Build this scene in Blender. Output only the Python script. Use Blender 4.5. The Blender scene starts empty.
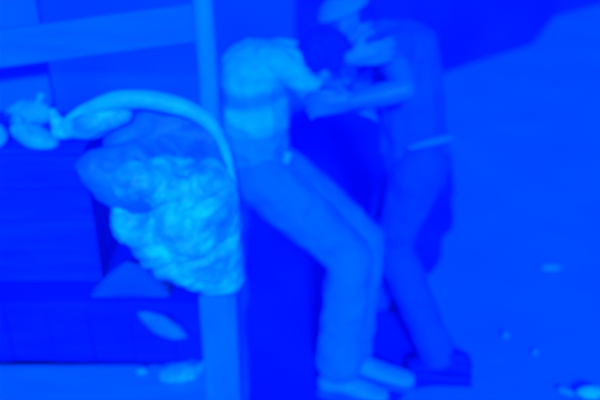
import bpy, bmesh, math, random
from mathutils import Vector, Matrix, noise, Quaternion
random.seed(7)
scene = bpy.context.scene
col = scene.collection

# ------------------------------------------------------------------ camera, sky, sun, exposure
CAM_H, PITCH, FPX = 1.755, math.radians(28.0), 750.0
cam_d = bpy.data.cameras.new('camera')
cam = bpy.data.objects.new('camera', cam_d)
col.objects.link(cam)
cam.location = (0, 0, CAM_H)
cam.rotation_euler = (math.radians(90) - PITCH, 0, 0)
cam_d.sensor_width = 36.0
cam_d.lens = 36.0 * FPX / 600.0
cam_d.clip_start = 0.02
cam_d.dof.use_dof = True
cam_d.dof.focus_distance = 1.2
cam_d.dof.aperture_fstop = 2.1
scene.camera = cam

world = bpy.data.worlds.new('world')
scene.world = world
world.use_nodes = True
bg = world.node_tree.nodes['Background']
bg.inputs['Color'].default_value = (0.0, 0.055, 1.0, 1)
bg.inputs['Strength'].default_value = 1.2

sun_d = bpy.data.lights.new('sun', 'SUN')
sun_d.energy = 4.2
sun_d.angle = math.radians(6)
sun_d.color = (0.02, 0.42, 1.0)
sun = bpy.data.objects.new('sun', sun_d)
col.objects.link(sun)
SUN_DIR = Vector((-0.06, 0.85, -0.47)).normalized()
sun.rotation_euler = SUN_DIR.to_track_quat('-Z', 'Y').to_euler()

vs = scene.view_settings
vs.view_transform = 'Standard'
vs.look = 'None'
vs.exposure = 0.0
vs.gamma = 1.0
vs.use_curve_mapping = False


# ------------------------------------------------------------------ helpers
def at(px, py, Y):
    """point of the vertical plane y = Y that the photograph shows at (px, py)"""
    u, v = (px - 300.0) / FPX, (200.0 - py) / FPX
    c, s = math.cos(PITCH), math.sin(PITCH)
    d = Vector((u, c + v * s, -s + v * c))
    return Vector((0, 0, CAM_H)) + d * (Y / d.y)


def ground(px, py, z=0.0):
    u, v = (px - 300.0) / FPX, (200.0 - py) / FPX
    c, s = math.cos(PITCH), math.sin(PITCH)
    d = Vector((u, c + v * s, -s + v * c))
    return Vector((0, 0, CAM_H)) + d * ((z - CAM_H) / d.z)


def mat(name, g, b=0.85, r=0.0, rough=0.8, var=0.25, scale=9.0, bump=0.0, spec=0.1, bscale=40.0,
        stretch=(1, 1, 1)):
    m = bpy.data.materials.new(name)
    m.use_nodes = True
    nt = m.node_tree
    bs = nt.nodes['Principled BSDF']
    bs.inputs['Roughness'].default_value = rough
    bs.inputs['Specular IOR Level'].default_value = spec
    tc = nt.nodes.new('ShaderNodeTexCoord')
    mp = nt.nodes.new('ShaderNodeMapping')
    mp.inputs['Scale'].default_value = stretch
    nt.links.new(tc.outputs['Object'], mp.inputs['Vector'])
    n = nt.nodes.new('ShaderNodeTexNoise')
    n.inputs['Scale'].default_value = scale
    n.inputs['Detail'].default_value = 5
    nt.links.new(mp.outputs['Vector'], n.inputs['Vector'])
    cr = nt.nodes.new('ShaderNodeValToRGB')
    cr.color_ramp.elements[0].position = 0.3
    cr.color_ramp.elements[1].position = 0.7
    cr.color_ramp.elements[0].color = (r, g * (1 - var), b, 1)
    cr.color_ramp.elements[1].color = (r, min(1, g * (1 + var)), b, 1)
    nt.links.new(n.outputs['Fac'], cr.inputs['Fac'])
    nt.links.new(cr.outputs['Color'], bs.inputs['Base Color'])
    if bump:
        n2 = nt.nodes.new('ShaderNodeTexNoise')
        n2.inputs['Scale'].default_value = bscale
        n2.inputs['Detail'].default_value = 6
        nt.links.new(mp.outputs['Vector'], n2.inputs['Vector'])
        bp = nt.nodes.new('ShaderNodeBump')
        bp.inputs['Strength'].default_value = bump
        bp.inputs['Distance'].default_value = 0.02
        nt.links.new(n2.outputs['Fac'], bp.inputs['Height'])
        nt.links.new(bp.outputs['Normal'], bs.inputs['Normal'])
    m['ramp'] = cr.name
    return m


def striped(name, g_light, g_dark, stops, z0, z1, b=0.9):
    """fabric with woven horizontal bands; stops are (position, is_dark) between heights z0 and z1"""
    m = mat(name, g_light, b, rough=0.9)
    nt = m.node_tree
    bs = nt.nodes['Principled BSDF']
    tc = nt.nodes['Texture Coordinate']
    sp = nt.nodes.new('ShaderNodeSeparateXYZ')
    nt.links.new(tc.outputs['Object'], sp.inputs['Vector'])
    nz = nt.nodes.new('ShaderNodeTexNoise')
    nz.inputs['Scale'].default_value = 7
    nt.links.new(tc.outputs['Object'], nz.inputs['Vector'])
    ad = nt.nodes.new('ShaderNodeMath')
    ad.operation = 'MULTIPLY_ADD'
    ad.inputs[1].default_value = 0.05
    nt.links.new(nz.outputs['Fac'], ad.inputs[0])
    nt.links.new(sp.outputs['Z'], ad.inputs[2])
    mr = nt.nodes.new('ShaderNodeMapRange')
    mr.inputs['From Min'].default_value = z0 + 0.025
    mr.inputs['From Max'].default_value = z1 + 0.025
    nt.links.new(ad.outputs[0], mr.inputs['Value'])
    cr = nt.nodes.new('ShaderNodeValToRGB')
    el = cr.color_ramp.elements
    while len(el) < len(stops):
        el.new(0.5)
    for e, (p, k) in zip(el, stops):
        e.position = p
        g = g_light + (g_dark - g_light) * k
        e.color = (0, g, b, 1)
    nt.links.new(mr.outputs['Result'], cr.inputs['Fac'])
    nt.links.new(cr.outputs['Color'], bs.inputs['Base Color'])
    return m


def link(name, me, material, parent=None, smooth=True):
    o = bpy.data.objects.new(name, me)
    col.objects.link(o)
    if material:
        me.materials.append(material)
    if smooth:
        for p in me.polygons:
            p.use_smooth = True
    if parent:
        o.parent = parent
        L = Vector(parent.get('base', (0, 0, 0)))
        me.transform(Matrix.Translation(-L))
    return o


def tag(o, label, cat, group=None, kind=None):
    if label: o['label'] = label
    if cat: o['category'] = cat
    if group: o['group'] = group
    if kind: o['kind'] = kind
    return o


def thing(name, label, cat, base, group=None):
    o = bpy.data.objects.new(name, None)
    col.objects.link(o)
    o.location = base
    o.empty_display_size = 0.1
    o['base'] = tuple(base)
    return tag(o, label, cat, group)


def ell_pts(c, r, rot=None, n=2):
    b = bmesh.new()
    bmesh.ops.create_icosphere(b, subdivisions=n, radius=1.0)
    out = []
    if isinstance(r, (int, float)):
        r = (r, r, r)
    for v in b.verts:
        p = Vector((v.co.x * r[0], v.co.y * r[1], v.co.z * r[2]))
        if rot is not None:
            p = rot @ p
        out.append(Vector(c) + p)
    b.free()
    return out


def add_hull(bm, pts):
    vs_ = [bm.verts.new(p) for p in pts]
    res = bmesh.ops.convex_hull(bm, input=vs_)
    bad = [g for g in res['geom_interior'] + res['geom_unused'] if isinstance(g, bmesh.types.BMVert)]
    if bad:
        bmesh.ops.delete(bm, geom=list(set(bad)), context='VERTS')


def chain(bm, nodes, n=2):
    """nodes: (centre, radius or radii[, rotation]); neighbouring nodes are bridged by their hull"""
    sets = [ell_pts(*nd, n=n) if len(nd) < 3 else ell_pts(nd[0], nd[1], nd[2], n) for nd in nodes]
    if len(sets) == 1:
        add_hull(bm, sets[0])
    for a, b_ in zip(sets, sets[1:]):
        add_hull(bm, a + b_)


def fuse(bm, voxel, smooth=4, name='mesh'):
    """one continuous skin over everything in bm"""
    me = bpy.data.meshes.new(name)
    bm.to_mesh(me)
    bm.free()
    o = bpy.data.objects.new('scratch', me)
    col.objects.link(o)
    m = o.modifiers.new('r', 'REMESH')
    m.mode = 'VOXEL'
    m.voxel_size = voxel
    s = o.modifiers.new('s', 'SMOOTH')
    s.iterations = smooth
    s.factor = 0.5
    dg = bpy.context.evaluated_depsgraph_get()
    dg.update()
    out = bpy.data.meshes.new_from_object(o.evaluated_get(dg))
    out.name = name
    bpy.data.objects.remove(o)
    return out


def crumple(me, amp, freq, ridged=True, seed=0.0, where=None):
    me.update()
    nor = [v.normal.copy() for v in me.vertices]
    for v, n in zip(me.vertices, nor):
        p = v.co * freq + Vector((seed, seed * 1.7, -seed))
        k = noise.noise(p)
        if ridged:
            k = 1 - 2.2 * abs(k) + 0.4 * (1 - 2 * abs(noise.noise(p * 2.3)))
        a = amp if where is None else amp * where(v.co)
        v.co += n * a * k
    me.update()


def box_bm(bm, c, s, rot=None, bev=0.004):
    r = bmesh.ops.create_cube(bm, size=1.0)
    vs_ = r['verts']
    for v in vs_:
        p = Vector((v.co.x * s[0], v.co.y * s[1], v.co.z * s[2]))
        if rot is not None:
            p = rot @ p
        v.co = Vector(c) + p
    if bev:
        es = list({e for v in vs_ for e in v.link_edges})
        bmesh.ops.bevel(bm, geom=es, offset=bev, segments=2, affect='EDGES', profile=0.6)


def box(name, c, s, m, parent=None, rot=None, bev=0.004, rough=0.0):
    bm = bmesh.new()
    box_bm(bm, c, s, rot, bev)
    me = bpy.data.meshes.new(name)
    bm.to_mesh(me)
    bm.free()
    return link(name, me, m, parent, smooth=False)


def tube_bm(bm, pts, radii, seg=14):
    """swept round tube with closed ends"""
    pts = [Vector(p) for p in pts]
    rings = []
    up = Vector((0, 1, 0.01)).normalized()
    for i, p in enumerate(pts):
        t = (pts[min(i + 1, len(pts) - 1)] - pts[max(i - 1, 0)]).normalized()
        a = t.cross(up)
        if a.length < 1e-3:
            a = t.cross(Vector((1, 0, 0)))
        a.normalize()
        b_ = t.cross(a).normalized()
        r = radii[i] if isinstance(radii, (list, tuple)) else radii
        rings.append([bm.verts.new(p + (a * math.cos(2 * math.pi * k / seg) + b_ * math.sin(2 * math.pi * k / seg)) * r)
                      for k in range(seg)])
    for A, B in zip(rings, rings[1:]):
        for k in range(seg):
            bm.faces.new((A[k], A[(k + 1) % seg], B[(k + 1) % seg], B[k]))
    bm.faces.new(rings[0][::-1])
    bm.faces.new(rings[-1])


def spline(pts, n=8):
    """Catmull-Rom through pts"""
    P = [Vector(p) for p in pts]
    P = [P[0] * 2 - P[1]] + P + [P[-1] * 2 - P[-2]]
    out = []
    for i in range(1, len(P) - 2):
        for k in range(n):
            t = k / n
            a, b_, c, d = P[i - 1], P[i], P[i + 1], P[i + 2]
            out.append(0.5 * ((2 * b_) + (c - a) * t + (2 * a - 5 * b_ + 4 * c - d) * t * t
                              + (3 * b_ - a - 3 * c + d) * t ** 3))
    out.append(P[-2])
    return out


# ------------------------------------------------------------------ materials
M = dict(
    ground=mat('dusty_ground', 0.20, 0.80, var=0.10, scale=2.2, bump=0.12, bscale=25),
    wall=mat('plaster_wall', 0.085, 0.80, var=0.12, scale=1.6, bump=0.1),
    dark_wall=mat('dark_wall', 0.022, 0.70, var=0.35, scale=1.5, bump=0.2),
    skin=mat('skin', 0.22, 0.85, rough=0.55, spec=0.3, var=0.08),
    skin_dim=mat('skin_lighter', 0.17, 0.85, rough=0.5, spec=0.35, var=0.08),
    hair=mat('dark_hair', 0.022, 0.55, rough=0.6, var=0.4, scale=60, bump=0.5, bscale=120),
    eye=mat('eye', 0.02, 0.5, rough=0.2, spec=0.5),
    trousers=mat('trouser_cloth', 0.20, 0.88, var=0.12, scale=7, bump=0.15, bscale=30),
    trousers_dim=mat('darker_trouser_cloth', 0.07, 0.80, var=0.15, scale=7, bump=0.15, bscale=30),
    shirt_dim=mat('mid_shirt_cloth', 0.09, 0.82, var=0.15, scale=6, bump=0.15, bscale=25),
    pale_cloth=mat('pale_cloth', 0.24, 0.92, var=0.1),
    shoe=mat('pale_shoe', 0.29, 0.9, rough=0.6, spec=0.3),
    sole=mat('shoe_sole', 0.10, 0.8, rough=0.7),
    sock=mat('dark_sock', 0.05, 0.75, var=0.2),
    dark_shoe=mat('dark_shoe', 0.012, 0.50, rough=0.6, spec=0.2),
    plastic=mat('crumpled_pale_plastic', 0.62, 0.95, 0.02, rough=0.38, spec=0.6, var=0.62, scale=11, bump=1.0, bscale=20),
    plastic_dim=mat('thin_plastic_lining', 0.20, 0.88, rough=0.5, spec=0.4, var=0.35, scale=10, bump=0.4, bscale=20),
    rim=mat('rolled_plastic_rim', 0.60, 0.95, 0.02, rough=0.45, spec=0.4, var=0.2, scale=16, bump=0.3),
    pole=mat('weathered_pole', 0.36, 0.9, var=0.14, scale=4, stretch=(8, 8, 1), bump=0.15),
    beam=mat('plank', 0.20, 0.88, var=0.15, scale=4, stretch=(1, 8, 8), bump=0.15),
    leg=mat('stall_leg_wood', 0.23, 0.88, var=0.18, scale=4, stretch=(6, 6, 1), bump=0.15),
    dark_wood=mat('dark_boards', 0.018, 0.62, var=0.4, scale=4, stretch=(1, 1, 6), bump=0.2),
    crate=mat('dark_crate_wood', 0.035, 0.72, var=0.4, scale=5, stretch=(1, 1, 6), bump=0.2),
    ledge=mat('ledge_board', 0.30, 0.88, var=0.12, scale=4, stretch=(1, 6, 6), bump=0.1),
    board=mat('pale_board', 0.17, 0.88, var=0.1, scale=2),
    cloth=mat('thin_cloth', 0.2, 0.85, var=0.2),
    litter=mat('litter_paper', 0.40, 0.95, 0.03, var=0.15),
    glint=mat('bright_metal', 0.5, 0.95, 0.05, rough=0.25, spec=0.6),
)

# ------------------------------------------------------------------ setting
def quad_strip(name, pts, z0, z1, thick, m):
    """standing wall along a plan polyline, with thickness away from the camera"""
    bm = bmesh.new()
    n = len(pts)
    f = []
    for (x, y) in pts:
        f.append([bm.verts.new((x, y, z0)), bm.verts.new((x, y, z1)),
                  bm.verts.new((x - thick * 0.3, y + thick, z1)), bm.verts.new((x - thick * 0.3, y + thick, z0))])
    for A, B in zip(f, f[1:]):
        for k in range(4):
            bm.faces.new((A[k], A[(k + 1) % 4], B[(k + 1) % 4], B[k]))
    bm.faces.new(f[0]); bm.faces.new(f[-1][::-1])
    bmesh.ops.recalc_face_normals(bm, faces=bm.faces)
    me = bpy.data.meshes.new(name)
    bm.to_mesh(me); bm.free()
    o = link(name, me, m, smooth=False)
    o['kind'] = 'structure'
    return o


bm = bmesh.new()
N = 60
gv = [[bm.verts.new((-5 + 15 * i / N, -1 + 16 * j / N,
                     0.0)) for j in range(N + 1)] for i in range(N + 1)]
for i in range(N):
    for j in range(N):
        bm.faces.new((gv[i][j], gv[i + 1][j], gv[i + 1][j + 1], gv[i][j + 1]))
me = bpy.data.meshes.new('floor')
bm.to_mesh(me); bm.free()
fl = link('floor', me, M['ground'])
fl['kind'] = 'structure'

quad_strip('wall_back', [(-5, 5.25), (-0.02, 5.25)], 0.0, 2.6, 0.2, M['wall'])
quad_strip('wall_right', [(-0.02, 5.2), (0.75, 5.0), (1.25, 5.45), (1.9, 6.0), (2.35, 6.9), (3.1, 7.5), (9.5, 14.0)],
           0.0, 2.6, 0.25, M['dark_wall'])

# ------------------------------------------------------------------ the stall
SH_Z = 0.53
stall = thing('market_stall', 'wooden stall with pale upright pole, sloping plank, dark boarded front and low ledge',
              'stall', (-0.7, 1.95, 0))
px_pole = -0.248
box('shelf', (-0.83, 1.90, SH_Z - 0.0175), (1.088, 0.40, 0.035), M['dark_wood'], stall)
box('shelf_end', (-0.2350, 1.955, SH_Z - 0.0175), (0.100, 0.288, 0.035), M['dark_wood'], stall)
# dark boarded front, built of upright boards in one panel
bm = bmesh.new()
for k in range(8):
    box_bm(bm, (-1.30 + k * 0.136, 1.982 + 0.004 * (k % 2), 0.295), (0.133, 0.022, 0.40), None, 0.003)
me = bpy.data.meshes.new('front_boards'); bm.to_mesh(me); bm.free()
link('front_boards', me, M['dark_wood'], stall, False)
box('ledge', (-0.84, 1.84, 0.04), (1.10, 0.26, 0.08), M['ledge'], stall, bev=0.008)
box('leg', (-0.232, 1.765, SH_Z / 2), (0.105, 0.09, SH_Z), M['leg'], stall, bev=0.01)
box('leg', (-1.33, 1.925, SH_Z / 2 - 0.018), (0.10, 0.09, SH_Z - 0.036), M['leg'], stall, bev=0.01)
bm = bmesh.new()
zz = [SH_Z, 0.8, 1.1, 1.4, 1.7, 2.05]
tube_bm(bm, [(px_pole + 0.004 * math.sin(7 * z), 1.925 + 0.003 * math.sin(5 * z), z) for z in zz],
        [0.030, 0.029, 0.0275, 0.027, 0.026, 0.026], 18)
me = bpy.data.meshes.new('pole'); bm.to_mesh(me); bm.free()
link('pole', me, M['pole'], stall)
bm = bmesh.new()
tube_bm(bm, [(-1.33, 1.925, z) for z in zz], 0.027, 18)
me = bpy.data.meshes.new('pole'); bm.to_mesh(me); bm.free()
link('pole', me, M['pole'], stall)
# sloping plank between the poles
a = at(196, 22, 1.965); b = at(-70, 58, 1.965)
mid = (a + b) / 2; d = (a - b)
rot = Matrix.Rotation(-math.atan2(d.z, d.x), 3, 'Y')
box('plank', mid, (d.length + 0.0, 0.024, 0.098), M['beam'], stall, rot=rot, bev=0.004)

# pale board standing behind the stall
bd = box('board', (-0.988, 2.125, 0.701), (0.50, 0.03, 1.40), M['board'], None, bev=0.006)
tag(bd, 'tall pale flat board standing upright behind the stall at far left', 'board')

# dark crate on the shelf
crate = thing('crate', 'dark slatted wooden crate on the stall shelf under the small pale bags', 'crate', (-0.82, 1.93, SH_Z))
CX0, CX1, CY0, CY1, CZ0, CZ1 = -1.15, -0.57, 1.80, 2.08, SH_Z + 0.001, 0.93
def slat_panel(name, boxes):
    bm = bmesh.new()
    for c, s in boxes:
        box_bm(bm, c, s, None, 0.003)
    me = bpy.data.meshes.new(name); bm.to_mesh(me); bm.free()
    return link(name, me, M['crate'], crate, False)
w = CX1 - CX0; cx = (CX0 + CX1) / 2; cy = (CY0 + CY1) / 2; dp = CY1 - CY0
nz = 4; sh = (CZ1 - CZ0) / nz
for nm, y in (('front_panel', CY0 + 0.009), ('back_panel', CY1 - 0.009)):
    slat_panel(nm, [((cx, y, CZ0 + sh * (k + 0.5)), (w, 0.016, sh - 0.004)) for k in range(nz)])
for x in (CX0 + 0.009, CX1 - 0.009):
    slat_panel('side_panel', [((x, cy, CZ0 + sh * (k + 0.5)), (0.016, dp - 0.036, sh - 0.004)) for k in range(nz)])
slat_panel('lid', [((cx, CY0 + dp * (k + 0.5) / 3, CZ1 + 0.009), (w, dp / 3 - 0.008, 0.016)) for k in range(3)])
CT = CZ1 + 0.017

# ------------------------------------------------------------------ the big crumpled bundle
YB = 1.77
bundle = thing('plastic_bundle', 'big bulging bundle of crumpled pale plastic with arched rim, by the stall pole',
               'bundle', (-0.33, YB, SH_Z))
bm = bmesh.new()
chain(bm, [(at(178, 204, YB - 0.02), (0.10, 0.085, 0.075)), (at(208, 240, YB - 0.02), (0.085, 0.085, 0.10)),
           (at(222, 270, YB + 0.0), (0.055, 0.07, 0.05))])
chain(bm, [(at(222, 230, YB - 0.01), (0.05, 0.07, 0.07)), (at(229, 278, YB), (0.036, 0.06, 0.036))])
chain(bm, [(at(178, 204, YB - 0.02), (0.10, 0.085, 0.075)), (at(215, 194, YB - 0.01), (0.058, 0.07, 0.085)),
           (at(222, 265, YB), (0.052, 0.07, 0.055))])
chain(bm, [(at(160, 225, YB - 0.03), (0.06, 0.06, 0.08)), (at(180, 255, YB), (0.06, 0.07, 0.05)), (at(215, 262, YB), (0.06, 0.07, 0.055))])
chain(bm, [(at(138, 180, YB - 0.075), (0.032, 0.03, 0.03)), (at(175, 195, YB - 0.03), (0.08, 0.07, 0.07))])
chain(bm, [(at(135, 215, YB - 0.05), (0.03, 0.04, 0.04)), (at(175, 225, YB - 0.02), (0.07, 0.07, 0.07))])
me = fuse(bm, 0.0075, 3, 'wrapped_body')
side = lambda p: max(0.25, min(1.0, (-0.16 - p.x) / 0.12))
crumple(me, 0.024, 8.0, True, 3.1, side)
crumple(me, 0.012, 17.0, True, 8.1, side)
for (x_, y_, dx_, dz_, dep) in ((188, 222, 0.012, 0.035, 0.05), (151, 228, 0.014, 0.03, 0.04), (208, 203, 0.05, 0.012, 0.035),
                              (168, 206, 0.04, 0.012, 0.03), (215, 250, 0.04, 0.012, 0.035), (178, 262, 0.04, 0.010, 0.03)):
    d0 = at(x_, y_, YB - 0.09)
    for v in me.vertices:
        if v.co.y < YB:
            v.co.y += dep * math.exp(-((v.co.x - d0.x) / dx_) ** 2 - ((v.co.z - d0.z - 0.4 * (v.co.x - d0.x)) / dz_) ** 2)
zmin = SH_Z + 0.002
for v in me.vertices:
    if v.co.z < zmin: v.co.z = zmin
link('wrapped_body', me, M['plastic'], bundle)
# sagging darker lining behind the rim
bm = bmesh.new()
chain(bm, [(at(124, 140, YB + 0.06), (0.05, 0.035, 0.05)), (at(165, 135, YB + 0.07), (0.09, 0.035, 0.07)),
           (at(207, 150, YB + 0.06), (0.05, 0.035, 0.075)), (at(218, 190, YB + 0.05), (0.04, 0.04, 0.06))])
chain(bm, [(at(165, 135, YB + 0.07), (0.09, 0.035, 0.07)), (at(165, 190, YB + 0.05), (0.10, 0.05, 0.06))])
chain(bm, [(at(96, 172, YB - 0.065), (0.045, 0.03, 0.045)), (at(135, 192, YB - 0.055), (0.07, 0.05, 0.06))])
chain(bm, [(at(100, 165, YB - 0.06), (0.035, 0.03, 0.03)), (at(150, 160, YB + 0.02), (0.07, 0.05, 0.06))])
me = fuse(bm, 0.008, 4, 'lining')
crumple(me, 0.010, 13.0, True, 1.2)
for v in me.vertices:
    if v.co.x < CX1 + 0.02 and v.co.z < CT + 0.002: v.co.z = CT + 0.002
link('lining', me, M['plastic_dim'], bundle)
# rolled rim arching over
bm = bmesh.new()
rp = spline([at(66, 124, YB + 0.02), at(88, 110, YB + 0.02), at(112, 101, YB + 0.02), at(145, 99, YB + 0.02),
             at(178, 106, YB + 0.02), at(203, 118, YB + 0.02), at(219, 136, YB + 0.01), at(229, 162, YB),
             at(235, 190, YB - 0.01)], 8)
nr = len(rp)
tube_bm(bm, rp, [0.009 + 0.015 * math.sin(math.pi * min(1, 0.12 + i / nr)) ** 0.8  for i in range(nr)], 14)
me = fuse(bm, 0.005, 2, 'rim')
crumple(me, 0.003, 14.0, False, 5.5)
link('rim', me, M['rim'], bundle)
# gathered end over the crate
bm = bmesh.new()
chain(bm, [(at(60, 131, YB + 0.03), (0.018, 0.03, 0.014)), (at(90, 122, YB + 0.03), (0.03, 0.04, 0.045)), (at(126, 114, YB + 0.03), (0.02, 0.03, 0.022))])
chain(bm, [(at(60, 128, YB + 0.03), 0.016), (at(52, 112, YB + 0.03), 0.008)])
me = fuse(bm, 0.006, 2, 'gathered_end')
crumple(me, 0.005, 11.0, True, 2.2)
for v in me.vertices:
    if v.co.z < CT + 0.002: v.co.z = CT + 0.002
link('gathered_end', me, M['plastic'], bundle)

# three small bags on the crate
def small_bag(label, c, r, knot, seed, tilt=0.0):
    base = Vector((c.x, c.y, CT))
    t = thing('plastic_bag', label, 'bag', base, 'small pale bags on the crate')
    bm = bmesh.new()
    R_ = Matrix.Rotation(tilt, 3, 'Y')
    chain(bm, [(c, r, R_)], n=3)
    me = fuse(bm, 0.006, 2, 'bag_body')
    crumple(me, 0.006, 13.0, True, seed)
    lo = min(v.co.z for v in me.vertices)
    for v in me.vertices:
        v.co.z += 0
        if v.co.z < CT + 0.001: v.co.z = CT + 0.001
    link('bag_body', me, M['plastic_dim'] if seed < 5 else M['pale_bag'], t)
    bm = bmesh.new()
    tip = c + Vector(knot)
    chain(bm, [(c + Vector(knot) * 0.6, 0.012), (tip, 0.008), (tip + Vector((0.012, 0, 0.022)), 0.013)])
    me = fuse(bm, 0.005, 1, 'knot')
    link('knot', me, M['pale_bag'], t)
M['pale_bag'] = mat('pale_bag_plastic', 0.48, 0.92, rough=0.5, spec=0.3, var=0.3, scale=16, bump=0.4, bscale=25)
p = at(8, 136, 1.80); small_bag('small pale knotted bag on the crate, cut by the left edge of the view', Vector((p.x - 0.075, 1.82, CT + 0.035)), (0.06, 0.04, 0.045), (0.02, 0, 0.05), 6.0)
p = at(33, 132, 1.82); small_bag('small pale bag slumped slantwise on the crate, next to the big bundle', Vector((p.x, 1.83, CT + 0.024)), (0.062, 0.035, 0.026), (-0.045, 0, 0.025), 7.0, 0.45)
p = at(27, 108, 1.97); small_bag('small pale bag at the back of the crate, rearmost of the small bags', Vector((p.x, 1.98, CT + 0.03)), (0.065, 0.035, 0.035), (0.03, 0, 0.03), 8.0)

# folded cloth on the shelf
bm = bmesh.new()
n = 22
c0 = Vector((-0.475, 1.755, SH_Z + 0.002))
rows = []
for i in range(n + 1):
    row = []
    for j in range(n + 1):
        u = i / n - 0.5; w_ = j / n - 0.5
        h = 0.095 * max(0, 1 - (abs(u) * 2) ** 1.4) * max(0, 1 - (abs(w_) * 2) ** 2) + 0.006 * noise.noise(Vector((u * 9, w_ * 9, 2)))
        row.append(bm.verts.new(c0 + Vector((u * 0.22, w_ * 0.07, max(0.002, h)))))
    rows.append(row)
for i in range(n):
    for j in range(n):
        bm.faces.new((rows[i][j], rows[i + 1][j], rows[i + 1][j + 1], rows[i][j + 1]))
bmesh.ops.solidify(bm, geom=bm.faces[:], thickness=0.003)
me = bpy.data.meshes.new('cloth'); bm.to_mesh(me); bm.free()
tag(link('folded_cloth', me, M['cloth']), 'dull thin cloth heaped on the shelf edge between crate and bundle', 'cloth')

# added dark sheet, paints the shade on the ground around the two men's legs
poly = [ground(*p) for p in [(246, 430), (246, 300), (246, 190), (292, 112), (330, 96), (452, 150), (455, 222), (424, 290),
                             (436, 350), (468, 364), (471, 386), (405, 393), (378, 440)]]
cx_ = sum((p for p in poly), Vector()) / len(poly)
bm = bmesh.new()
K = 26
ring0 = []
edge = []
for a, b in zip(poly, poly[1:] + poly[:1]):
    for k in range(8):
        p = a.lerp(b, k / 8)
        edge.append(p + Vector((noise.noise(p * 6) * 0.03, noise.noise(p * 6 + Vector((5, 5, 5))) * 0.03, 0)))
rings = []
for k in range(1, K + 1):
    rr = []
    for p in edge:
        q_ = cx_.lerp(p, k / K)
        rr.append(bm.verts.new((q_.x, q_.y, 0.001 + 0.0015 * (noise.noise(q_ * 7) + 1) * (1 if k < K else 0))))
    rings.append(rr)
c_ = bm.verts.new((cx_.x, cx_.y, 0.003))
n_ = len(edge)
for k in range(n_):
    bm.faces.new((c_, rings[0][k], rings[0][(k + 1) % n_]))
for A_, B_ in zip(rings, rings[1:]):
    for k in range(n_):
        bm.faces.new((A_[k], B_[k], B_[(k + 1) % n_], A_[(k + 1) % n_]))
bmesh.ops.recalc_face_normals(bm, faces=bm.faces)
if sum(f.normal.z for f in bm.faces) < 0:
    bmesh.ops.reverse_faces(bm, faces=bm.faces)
me = bpy.data.meshes.new('ground_shade'); bm.to_mesh(me); bm.free()
tag(link('ground_shade', me, mat('painted_shade', 0.022, 0.70, var=0.3, scale=3, bump=0.2)), 'added flat dark patch standing in for shade on the ground under the two people', 'shade patch')

# torn strip hanging from the shelf, bag on the ledge, scrap on the ledge
def leaf(name, spine, widths, nrm, m, thick=0.004, sag=0.0):
    """a curled scrap: ribbon along spine with given half widths"""
    bm = bmesh.new()
    S = spline(spine, 6)
    W = []
    for i in range(len(S)):
        t = i / (len(S) - 1) * (len(widths) - 1)
        k = min(int(t), len(widths) - 2)
        W.append(widths[k] + (widths[k + 1] - widths[k]) * (t - k))
    rows = []
    nrm = Vector(nrm).normalized()
    for i, p in enumerate(S):
        t = (S[min(i + 1, len(S) - 1)] - S[max(i - 1, 0)]).normalized()
        sd = t.cross(nrm).normalized()
        row = []
        for k in range(7):
            q = k / 3 - 1
            row.append(bm.verts.new(p + sd * W[i] * q + nrm * (sag * (1 - q * q) + 0.004 * noise.noise(p * 40 + Vector((q, 0, 0))))))
        rows.append(row)
    for A, B in zip(rows, rows[1:]):
        for k in range(6):
            bm.faces.new((A[k], A[k + 1], B[k + 1], B[k]))
    bmesh.ops.solidify(bm, geom=bm.faces[:], thickness=thick)
    bmesh.ops.recalc_face_normals(bm, faces=bm.faces)
    me = bpy.data.meshes.new(name); bm.to_mesh(me); bm.free()
    return me
YS = 1.935
me = leaf('strip', [at(134, 297, 1.93), at(146, 316, 1.92), at(160, 325, 1.91), at(176, 333, 1.92), at(187, 336, 1.93)],
          [0.006, 0.020, 0.034, 0.028, 0.004], (0, -1, 0.2), M['pale_bag'], 0.003, 0.015)
tag(link('plastic_strip', me, M['pale_bag']), 'pale crescent of torn plastic hanging under the shelf before the dark boards', 'plastic strip')

base = ground(180, 378, 0.08)
bag = thing('plastic_bag', 'pale oval flattened bag lying on the low ledge beneath the hanging strip', 'bag', base)
bm = bmesh.new()
chain(bm, [(base + Vector((-0.035, 0, 0.020)), (0.030, 0.035, 0.018)), (base + Vector((0.02, 0.005, 0.024)), (0.045, 0.04, 0.023)),
           (base + Vector((0.052, 0.02, 0.024)), (0.02, 0.025, 0.018))])
me = fuse(bm, 0.005, 2, 'bag_body'); crumple(me, 0.006, 30, True, 4.4)
for v in me.vertices:
    if v.co.z < 0.0815: v.co.z = 0.0815
link('bag_body', me, M['pale_bag'], bag)
bm = bmesh.new()
chain(bm, [(base + Vector((0.055, 0.024, 0.028)), 0.010), (base + Vector((0.078, 0.032, 0.035)), 0.012)])
link('knot', fuse(bm, 0.004, 1, 'knot'), M['pale_bag'], bag)

def scrap(name, label, c, rx, ry, rz, m, seed, ang=0.0, cat='litter', group=None, floor=0.0):
    bm = bmesh.new()
    R_ = Matrix.Rotation(ang, 3, 'Z')
    chain(bm, [(Vector((c.x, c.y, floor + rz)), (rx, ry, rz), R_)], n=3)
    me = fuse(bm, max(0.003, min(rx, ry, rz) / 2.5), 1, name)
    crumple(me, min(rx, ry, rz) * 0.5, 45, True, seed)
    lo = min(v.co.z for v in me.vertices)
    for v in me.vertices: v.co.z += floor - lo + 0.0005
    return tag(link(name, me, m), label, cat, group)
c = ground(143, 374, 0.08)
scrap('paper_scrap', 'tiny pale crumpled scrap on the ledge, left of the oval bag', c, 0.016, 0.010, 0.008, M['pale_bag'], 1.0, 0, 'scrap', None, 0.08)
scrap('paper_scrap', 'flat pale scrap lying alone on open ground, farthest of the litter', ground(551, 269), 0.045, 0.020, 0.006, M['litter'], 2.0, 0.05, 'scrap')
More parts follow.
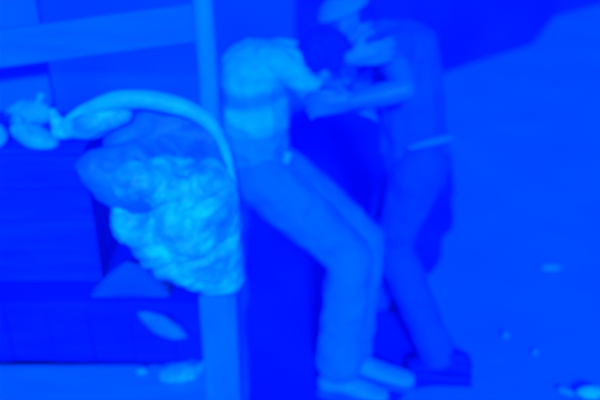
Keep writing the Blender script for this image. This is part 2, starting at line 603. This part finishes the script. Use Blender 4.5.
scrap('paper_scrap', 'tiny pale pebble-sized scrap on open ground, nearer the dark shoe', ground(505, 338), 0.014, 0.012, 0.008, M['litter'], 3.0, 0.4, 'scrap')
scrap('paper_scrap', 'tiny pale scrap on open ground, second from the dark shoe', ground(535, 355), 0.013, 0.010, 0.007, M['litter'], 5.0, 0.8, 'scrap')
c = ground(590, 398)
scrap('crumpled_wrapper', 'bright crumpled wrapper on the ground in the bottom right corner', c, 0.045, 0.018, 0.014, M['plastic'], 6.0, 0.0, 'wrapper')
scrap('paper_scrap', 'pale pointed scrap on the ground, just left of the bright wrapper', ground(565, 394), 0.028, 0.010, 0.008, M['litter'], 7.0, -0.7, 'scrap')


# ------------------------------------------------------------------ people
def hand(bm, wrist, d, palm_n, curl=0.5, s=1.0, thumb_side=1):
    """palm, four unequal bent fingers and a thumb; d = pointing direction, palm_n = where the palm faces"""
    d = Vector(d).normalized()
    pn = Vector(palm_n); pn = (pn - d * pn.dot(d)).normalized()
    sd = d.cross(pn).normalized() * thumb_side
    w = Vector(wrist)
    for k in range(4):
        off = (1.5 - k) * 0.020 * s
        chain(bm, [(w + sd * off * 0.6 + d * 0.012 * s, 0.013 * s), (w + sd * off + d * 0.085 * s, 0.0125 * s)], n=1)
    chain(bm, [(w, 0.022 * s), (w + d * 0.05 * s, (0.02 * s)), (w + d * 0.08 * s, 0.016 * s)], n=1)
    L = [0.072, 0.080, 0.074, 0.058]
    for k in range(4):
        off = (1.5 - k) * 0.0205 * s
        p = w + sd * off + d * 0.088 * s
        a = 0.0
        nodes = [(p, 0.0098 * s)]
        for q, fr in enumerate((0.45, 0.32, 0.23)):
            a += curl * (0.6 + 0.25 * q)
            dirn = d * math.cos(a) + pn * math.sin(a) + sd * (1.5 - k) * 0.05
            p = p + dirn * L[k] * fr * s
            nodes.append((p, (0.0092 - 0.0008 * q) * s))
        chain(bm, nodes, n=1)
    p = w + sd * 0.024 * s + d * 0.022 * s
    nodes = [(p, 0.014 * s)]
    dirn = (d * 0.6 + sd * 0.75 + pn * 0.25).normalized()
    p = p + dirn * 0.042 * s; nodes.append((p, 0.0115 * s))
    dirn = (d * 0.8 + sd * 0.25 + pn * 0.5).normalized()
    p = p + dirn * 0.032 * s; nodes.append((p, 0.010 * s))
    p = p + (d * 0.7 + pn * 0.7).normalized() * 0.024 * s; nodes.append((p, 0.0085 * s))
    chain(bm, nodes, n=1)


def head_frame(face, up):
    f = Vector(face).normalized(); u = Vector(up); u = (u - f * u.dot(f)).normalized()
    s = f.cross(u).normalized()
    return Matrix((s, f, u)).transposed()      # columns: side, forward, up


def head(bm, c, R, s=1.0):
    q = lambda x, y, z: Vector(c) + R @ (Vector((x, y, z)) * s)
    e = lambda p, r: add_hull(bm, ell_pts(q(*p), tuple(k * s for k in r), R))
    e((0, -0.012, 0.032), (0.076, 0.094, 0.080))                       # skull
    chain(bm, [(q(0, 0.028, -0.005), (0.062 * s, 0.062 * s, 0.06 * s), R), (q(0, 0.050, -0.078), (0.034 * s, 0.034 * s, 0.026 * s), R)])   # jaw
    e((0, 0.076, 0.026), (0.050, 0.016, 0.012))                        # brow
    chain(bm, [(q(0, 0.086, 0.016), 0.009 * s), (q(0, 0.108, -0.024), 0.013 * s)], n=1)   # nose
    for k in (-1, 1):
        e((0.013 * k, 0.096, -0.026), (0.009, 0.010, 0.008))
        e((0.042 * k, 0.066, -0.012), (0.020, 0.018, 0.018))           # cheek
        e((0.078 * k, -0.008, -0.004), (0.010, 0.020, 0.032))          # ear
    e((0, 0.084, -0.050), (0.024, 0.010, 0.006))                       # lips
    e((0, 0.081, -0.060), (0.021, 0.010, 0.006))
    return q


def face_parts(parent, c, R, s=1.0):
    for k in (-1, 1):
        bm = bmesh.new()
        add_hull(bm, ell_pts(Vector(c) + R @ (Vector((0.031 * k, 0.083, 0.010)) * s), (0.014 * s, 0.008 * s, 0.007 * s), R))
        me = bpy.data.meshes.new('eye'); bm.to_mesh(me); bm.free()
        link('eye', me, M['eye'], parent)


def limb(bm, pts, n=2):
    chain(bm, pts, n)


def mixp(a, b, t):
    return Vector(a) * (1 - t) + Vector(b) * t


def shoe(parent, heel, toe, m, m_sole, ankle=None):
    """one shoe with upper (> laces) and sole on the ground"""
    heel = Vector((heel[0], heel[1], 0)); toe = Vector((toe[0], toe[1], 0))
    d = (toe - heel).normalized(); sd = Vector((-d.y, d.x, 0))
    L = (toe - heel).length
    bm = bmesh.new()
    R = Matrix((d, sd, Vector((0, 0, 1)))).transposed()
    q = lambda t, z, o=0: heel + d * L * t + sd * o + Vector((0, 0, z))
    chain(bm, [(q(0.13, 0.055), (0.034, 0.033, 0.040), R), (q(0.36, 0.062), (0.045, 0.036, 0.040), R), (q(0.62, 0.046), (0.045, 0.042, 0.028), R),
               (q(0.86, 0.036), (0.034, 0.039, 0.019), R)])
    chain(bm, [(q(0.18, 0.09), (0.035, 0.031, 0.02), R), (q(0.27, 0.10), (0.036, 0.032, 0.015), R)])
    me = fuse(bm, 0.006, 3, 'shoe')
    for v in me.vertices:
        if v.co.z < 0.014: v.co.z = 0.014
    up = link('shoe', me, m, parent)
    bm = bmesh.new()
    chain(bm, [(q(0.13, 0.012), (0.038, 0.036, 0.011), R), (q(0.5, 0.012), (0.05, 0.039, 0.011), R), (q(0.86, 0.012), (0.040, 0.041, 0.011), R)])
    me = bpy.data.meshes.new('sole'); bm.to_mesh(me); bm.free()
    for v in me.vertices:
        if v.co.z < 0.0045: v.co.z = 0.0045
    so = link('sole', me, m_sole)
    so.parent = up
    me.transform(Matrix.Translation(-Vector(parent['base'])))
    bm = bmesh.new()
    for k in range(4):
        t = 0.42 + 0.075 * k; z = 0.103 - 0.011 * k
        tube_bm(bm, [q(t, z - 0.012, -0.026), q(t, z - 0.001, 0), q(t, z - 0.012, 0.026)], 0.004, 8)
    me = bpy.data.meshes.new('laces'); bm.to_mesh(me); bm.free()
    la = link('laces', me, M['pale_cloth'] if m is not M['dark_shoe'] else M['dark_shoe'])
    la.parent = up
    me.transform(Matrix.Translation(-Vector(parent['base'])))


# ---- the man in the pale shirt, half sitting back against the stall post
DY = 0.06
P1 = thing('person', 'person in banded pale T-shirt and trousers, hunched head down beside the stall pole',
           'person', (0.05, 2.05 + DY, 0))
A = lambda x, y, Y: at(x, y, Y + DY)
pelvis = A(254, 166, 2.10); waist = A(253, 135, 2.10); chest = A(252, 90, 2.12); top = A(255, 64, 2.13)
n_hip, f_hip = A(262, 178, 2.02), A(272, 168, 2.20)
n_knee, f_knee = A(350, 256, 1.98), A(363, 240, 2.10)
n_ank, f_ank = A(338, 376, 1.86), A(347, 362, 1.93)
n_sh, f_sh = A(276, 62, 2.05), A(288, 60, 2.28)
n_elb, n_wri = A(321, 98, 2.06), A(342, 106, 2.13)
f_elb, f_wri = A(344, 90, 2.32), A(351, 58, 2.08)
head_c = A(322, 70, 2.19)
R1 = head_frame((0.72, 0.10, -0.62), (0.60, 0.0, 0.75))
bm = bmesh.new()
chain(bm, [(pelvis, (0.10, 0.12, 0.09)), (waist, (0.085, 0.115, 0.07)), (chest, (0.085, 0.14, 0.09)), (top, (0.065, 0.13, 0.05))])
chain(bm, [(mixp(n_sh, f_sh, 0.45), (0.055, 0.08, 0.045)), (mixp(top, head_c, 0.62), 0.055), (head_c, 0.05)])
head(bm, head_c, R1, 1.0)
for sh, el, wr in ((n_sh, n_elb, n_wri), (f_sh, f_elb, f_wri)):
    chain(bm, [(sh, 0.038), (mixp(sh, el, 0.5), 0.033), (el, 0.029)])
    chain(bm, [(el, 0.029), (mixp(el, wr, 0.35), 0.031), (wr, 0.024)])
for hp, kn, an in ((n_hip, n_knee, n_ank), (f_hip, f_knee, f_ank)):
    chain(bm, [(hp, 0.075), (mixp(hp, kn, 0.5), 0.062), (kn, 0.048)])
    chain(bm, [(kn, 0.046), (mixp(kn, an, 0.35), 0.048), (an, 0.032)])
    chain(bm, [(an, 0.032), (Vector((an.x + 0.01, an.y, 0.055)), 0.032)])
hand(bm, n_wri, (0.75, 0.45, 0.05), (0.1, 0.2, -1), 0.5, 1.0, -1)
hand(bm, f_wri, (0.80, -0.02, 0.16), (0.1, 0.95, -0.1), 0.45, 0.9, 1)
me = fuse(bm, 0.0065, 3, 'body')
link('body', me, M['skin'], P1)
face_parts(P1, head_c, R1)
# hair
bm = bmesh.new()
q = lambda x, y, z: head_c + R1 @ Vector((x, y, z))
add_hull(bm, ell_pts(q(0, -0.024, 0.046), (0.083, 0.094, 0.084), R1))
chain(bm, [(q(0, -0.06, 0.02), (0.074, 0.05, 0.07), R1), (q(0, -0.066, -0.035), (0.055, 0.035, 0.03), R1)])
me = fuse(bm, 0.006, 2, 'hair'); crumple(me, 0.004, 45, True, 9)
link('hair', me, M['hair'], P1)
# T-shirt
bm = bmesh.new()
chain(bm, [(mixp(pelvis, waist, 0.35), (0.112, 0.14, 0.05)), (waist, (0.108, 0.138, 0.07)), (A(252, 110, 2.10), (0.110, 0.15, 0.06)), (chest, (0.108, 0.165, 0.085)),
           (A(253, 66, 2.13), (0.098, 0.15, 0.06)), (A(257, 56, 2.14), (0.07, 0.12, 0.04))])
chain(bm, [(A(266, 58, 2.16), (0.07, 0.09, 0.045)), (mixp(top, head_c, 0.55), 0.058)])
chain(bm, [(mixp(n_sh, top, 0.3), 0.052), (n_sh, 0.045), (mixp(n_sh, n_elb, 0.9), 0.035)])
chain(bm, [(mixp(f_sh, top, 0.3), 0.065), (f_sh, 0.062), (mixp(f_sh, f_elb, 0.72), 0.056)])
me = fuse(bm, 0.0075, 5, 't_shirt'); crumple(me, 0.007, 12, True, 4.0)
zt, zb = A(255, 42, 2.05).z, A(255, 152, 2.0).z
Mshirt = striped('banded_shirt_cloth', 0.62, 0.30,
                 [(0.0, 0.9), (0.18, 0.9), (0.24, 0.0), (0.43, 0.0), (0.49, 1.0), (0.56, 1.0), (0.62, 0.05), (0.72, 0.3), (0.80, 0.15), (1.0, 0.3)], zb, zt)
link('t_shirt', me, Mshirt, P1)
# trousers
bm = bmesh.new()
chain(bm, [(mixp(pelvis, waist, 0.25), (0.116, 0.142, 0.04)), (pelvis, (0.118, 0.145, 0.085)), (A(262, 182, 2.10), (0.10, 0.13, 0.07))])
for hp, kn, an in ((n_hip, n_knee, n_ank), (f_hip, f_knee, f_ank)):
    chain(bm, [(hp, 0.096), (mixp(hp, kn, 0.5), 0.086), (kn, 0.068)])
    chain(bm, [(kn, 0.068), (mixp(kn, an, 0.3), 0.074), (mixp(kn, an, 0.75), 0.072), (mixp(kn, an, 0.87), 0.074)])
me = fuse(bm, 0.008, 4, 'trousers'); crumple(me, 0.007, 11, True, 6.0)
for v in me.vertices:
    if v.co.z < 0.022: v.co.z = 0.022
link('trousers', me, M['trousers'], P1)
for an in (n_ank, f_ank):
    bm = bmesh.new()
    chain(bm, [(an + Vector((-0.005, 0.01, 0.06)), 0.042), (an + Vector((0, 0, 0.0)), 0.040)])
    me = fuse(bm, 0.006, 2, 'sock')
    link('sock', me, M['sock'], P1)
shoe(P1, (n_ank.x - 0.065, n_ank.y + 0.0), (n_ank.x + 0.165, n_ank.y - 0.05), M['shoe'], M['sole'])
shoe(P1, (f_ank.x - 0.05, f_ank.y + 0.02), (f_ank.x + 0.235, f_ank.y - 0.05), M['shoe'], M['sole'])
bm = bmesh.new()
c = A(287, 158, 1.985)
box_bm(bm, c, (0.022, 0.012, 0.035), Matrix.Rotation(0.3, 3, 'Y'), 0.003)
me = bpy.data.meshes.new('belt_clip'); bm.to_mesh(me); bm.free()
o = link('belt_clip', me, M['glint'], P1); o['label'] = 'small shiny clip at the waist'

# ---- the other man, bent towards the first
P2 = thing('person', 'person in pale cap, dull shirt and dark shoes, grabbing the arm of the hunched one',
           'person', (0.40, 2.2, 0))
B = at
pel = B(415, 160, 2.34); wst = B(412, 132, 2.37); chs = B(407, 82, 2.40); tp = B(406, 44, 2.42)
nh, fh = B(420, 166, 2.26), B(412, 160, 2.42)
nk, fk = B(392, 246, 2.27), B(385, 222, 2.46)
na, fa = B(440, 358, 2.02), B(376, 300, 2.40)
ns, fs = B(391, 52, 2.27), B(394, 36, 2.58)
ne, nw = B(405, 90, 2.10), B(353, 101, 2.09)
fe, fw = B(345, 66, 2.72), B(312, 66, 2.62)
hc = B(348, 32, 2.50)
R2 = head_frame((-0.66, -0.70, -0.28), (-0.30, 0.0, 0.95))
bm = bmesh.new()
chain(bm, [(pel, (0.10, 0.12, 0.09)), (wst, (0.09, 0.12, 0.07)), (chs, (0.095, 0.14, 0.09)), (tp, (0.07, 0.14, 0.05))])
chain(bm, [(tp, (0.06, 0.08, 0.05)), (mixp(tp, hc, 0.6), 0.053), (hc, 0.05)])
head(bm, hc, R2, 1.0)
for sh, el, wr in ((ns, ne, nw), (fs, fe, fw)):
    chain(bm, [(sh, 0.046), (mixp(sh, el, 0.5), 0.042), (el, 0.036)])
    chain(bm, [(el, 0.037), (mixp(el, wr, 0.35), 0.037), (wr, 0.026)])
for hp, kn, an in ((nh, nk, na), (fh, fk, fa)):
    chain(bm, [(hp, 0.075), (mixp(hp, kn, 0.5), 0.062), (kn, 0.048)])
    chain(bm, [(kn, 0.046), (mixp(kn, an, 0.35), 0.048), (an, 0.032)])
    chain(bm, [(an, 0.032), (Vector((an.x - 0.005, an.y, 0.055)), 0.032)])
hand(bm, nw, (-0.95, -0.02, -0.05), (0, -1, 0.1), 0.6, 1.0, 1)
hand(bm, fw, (-0.7, -0.3, 0.1), (0, -0.4, -1), 0.5, 1.0, 1)
me = fuse(bm, 0.0065, 3, 'body')
link('body', me, M['skin_dim'], P2)
face_parts(P2, hc, R2)
bm = bmesh.new()
q = lambda x, y, z: hc + R2 @ Vector((x, y, z))
add_hull(bm, ell_pts(q(0, -0.032, 0.030), (0.081, 0.084, 0.070), R2))
chain(bm, [(q(0, -0.06, 0.02), (0.072, 0.045, 0.06), R2), (q(0, -0.066, -0.04), (0.054, 0.03, 0.026), R2)])
me = fuse(bm, 0.006, 2, 'hair'); crumple(me, 0.003, 45, True, 3)
link('hair', me, M['hair'], P2)
# cap with brim
bm = bmesh.new()
add_hull(bm, [p_ for p_ in ell_pts(q(0, -0.012, 0.055), (0.088, 0.104, 0.078), R2, 3) if (R2.transposed() @ (p_ - hc)).z > 0.062])
me = fuse(bm, 0.005, 2, 'cap')
cap = link('cap', me, M['pale_cloth'], P2)
bm = bmesh.new()
chain(bm, [(q(-0.035, 0.085, 0.064), (0.035, 0.02, 0.006), R2), (q(0, 0.125, 0.056), (0.045, 0.03, 0.005), R2), (q(0.035, 0.085, 0.064), (0.035, 0.02, 0.006), R2)])
me = fuse(bm, 0.004, 1, 'brim')
br = link('brim', me, M['shirt_dim']); br.parent = cap
me.transform(Matrix.Translation(-Vector(P2['base'])))
# shirt
bm = bmesh.new()
chain(bm, [(mixp(pel, wst, 0.45), (0.115, 0.14, 0.05)), (wst, (0.112, 0.14, 0.07)), (chs, (0.118, 0.165, 0.09)), (tp, (0.10, 0.16, 0.065))])
chain(bm, [(tp, (0.08, 0.10, 0.06)), (mixp(tp, hc, 0.42), 0.060)])
chain(bm, [(mixp(ns, tp, 0.3), 0.066), (ns, 0.060), (mixp(ns, ne, 0.2), 0.056)])
chain(bm, [(mixp(fs, tp, 0.3), 0.066), (fs, 0.062), (mixp(fs, fe, 0.75), 0.056)])
me = fuse(bm, 0.0075, 5, 'shirt'); crumple(me, 0.007, 11, True, 2.0)
link('shirt', me, M['shirt_dim'], P2)
# pale waistband
bm = bmesh.new()
cW = mixp(pel, wst, 0.42)
ring = []
for k in range(20):
    t = math.radians(-112 + 118 * k / 19)
    ring.append(cW + Vector((0.125 * math.cos(t), 0.157 * math.sin(t), 0.06 - 0.035 * math.sin(t) - 0.03 * (2 * k / 19 - 1) ** 2)))
tube_bm(bm, ring, [0.004 + 0.011 * math.sin(math.pi * (k + 0.6) / 20.2) for k in range(20)], 10)
me = bpy.data.meshes.new('waistband'); bm.to_mesh(me); bm.free()
link('waistband', me, M['pale_cloth'], P2)
# trousers
bm = bmesh.new()
chain(bm, [(mixp(pel, wst, 0.3), (0.112, 0.138, 0.04)), (pel, (0.115, 0.142, 0.085)), (B(418, 176, 2.34), (0.095, 0.13, 0.06))])
for hp, kn, an in ((nh, nk, na), (fh, fk, fa)):
    chain(bm, [(hp, 0.090), (mixp(hp, kn, 0.5), 0.078), (kn, 0.063)])
    chain(bm, [(kn, 0.063), (mixp(kn, an, 0.3), 0.064), (mixp(kn, an, 0.75), 0.056), (mixp(kn, an, 0.96), 0.060)])
me = fuse(bm, 0.008, 4, 'trousers'); crumple(me, 0.006, 11, True, 7.0)
for v in me.vertices:
    if v.co.z < 0.022: v.co.z = 0.022
link('trousers', me, M['trousers_dim'], P2)
shoe(P2, (na.x + 0.105, na.y - 0.03), (na.x - 0.115, na.y + 0.01), M['dark_shoe'], M['dark_shoe'])
shoe(P2, (fa.x + 0.07, fa.y + 0.01), (fa.x - 0.17, fa.y - 0.02), M['dark_shoe'], M['dark_shoe'])
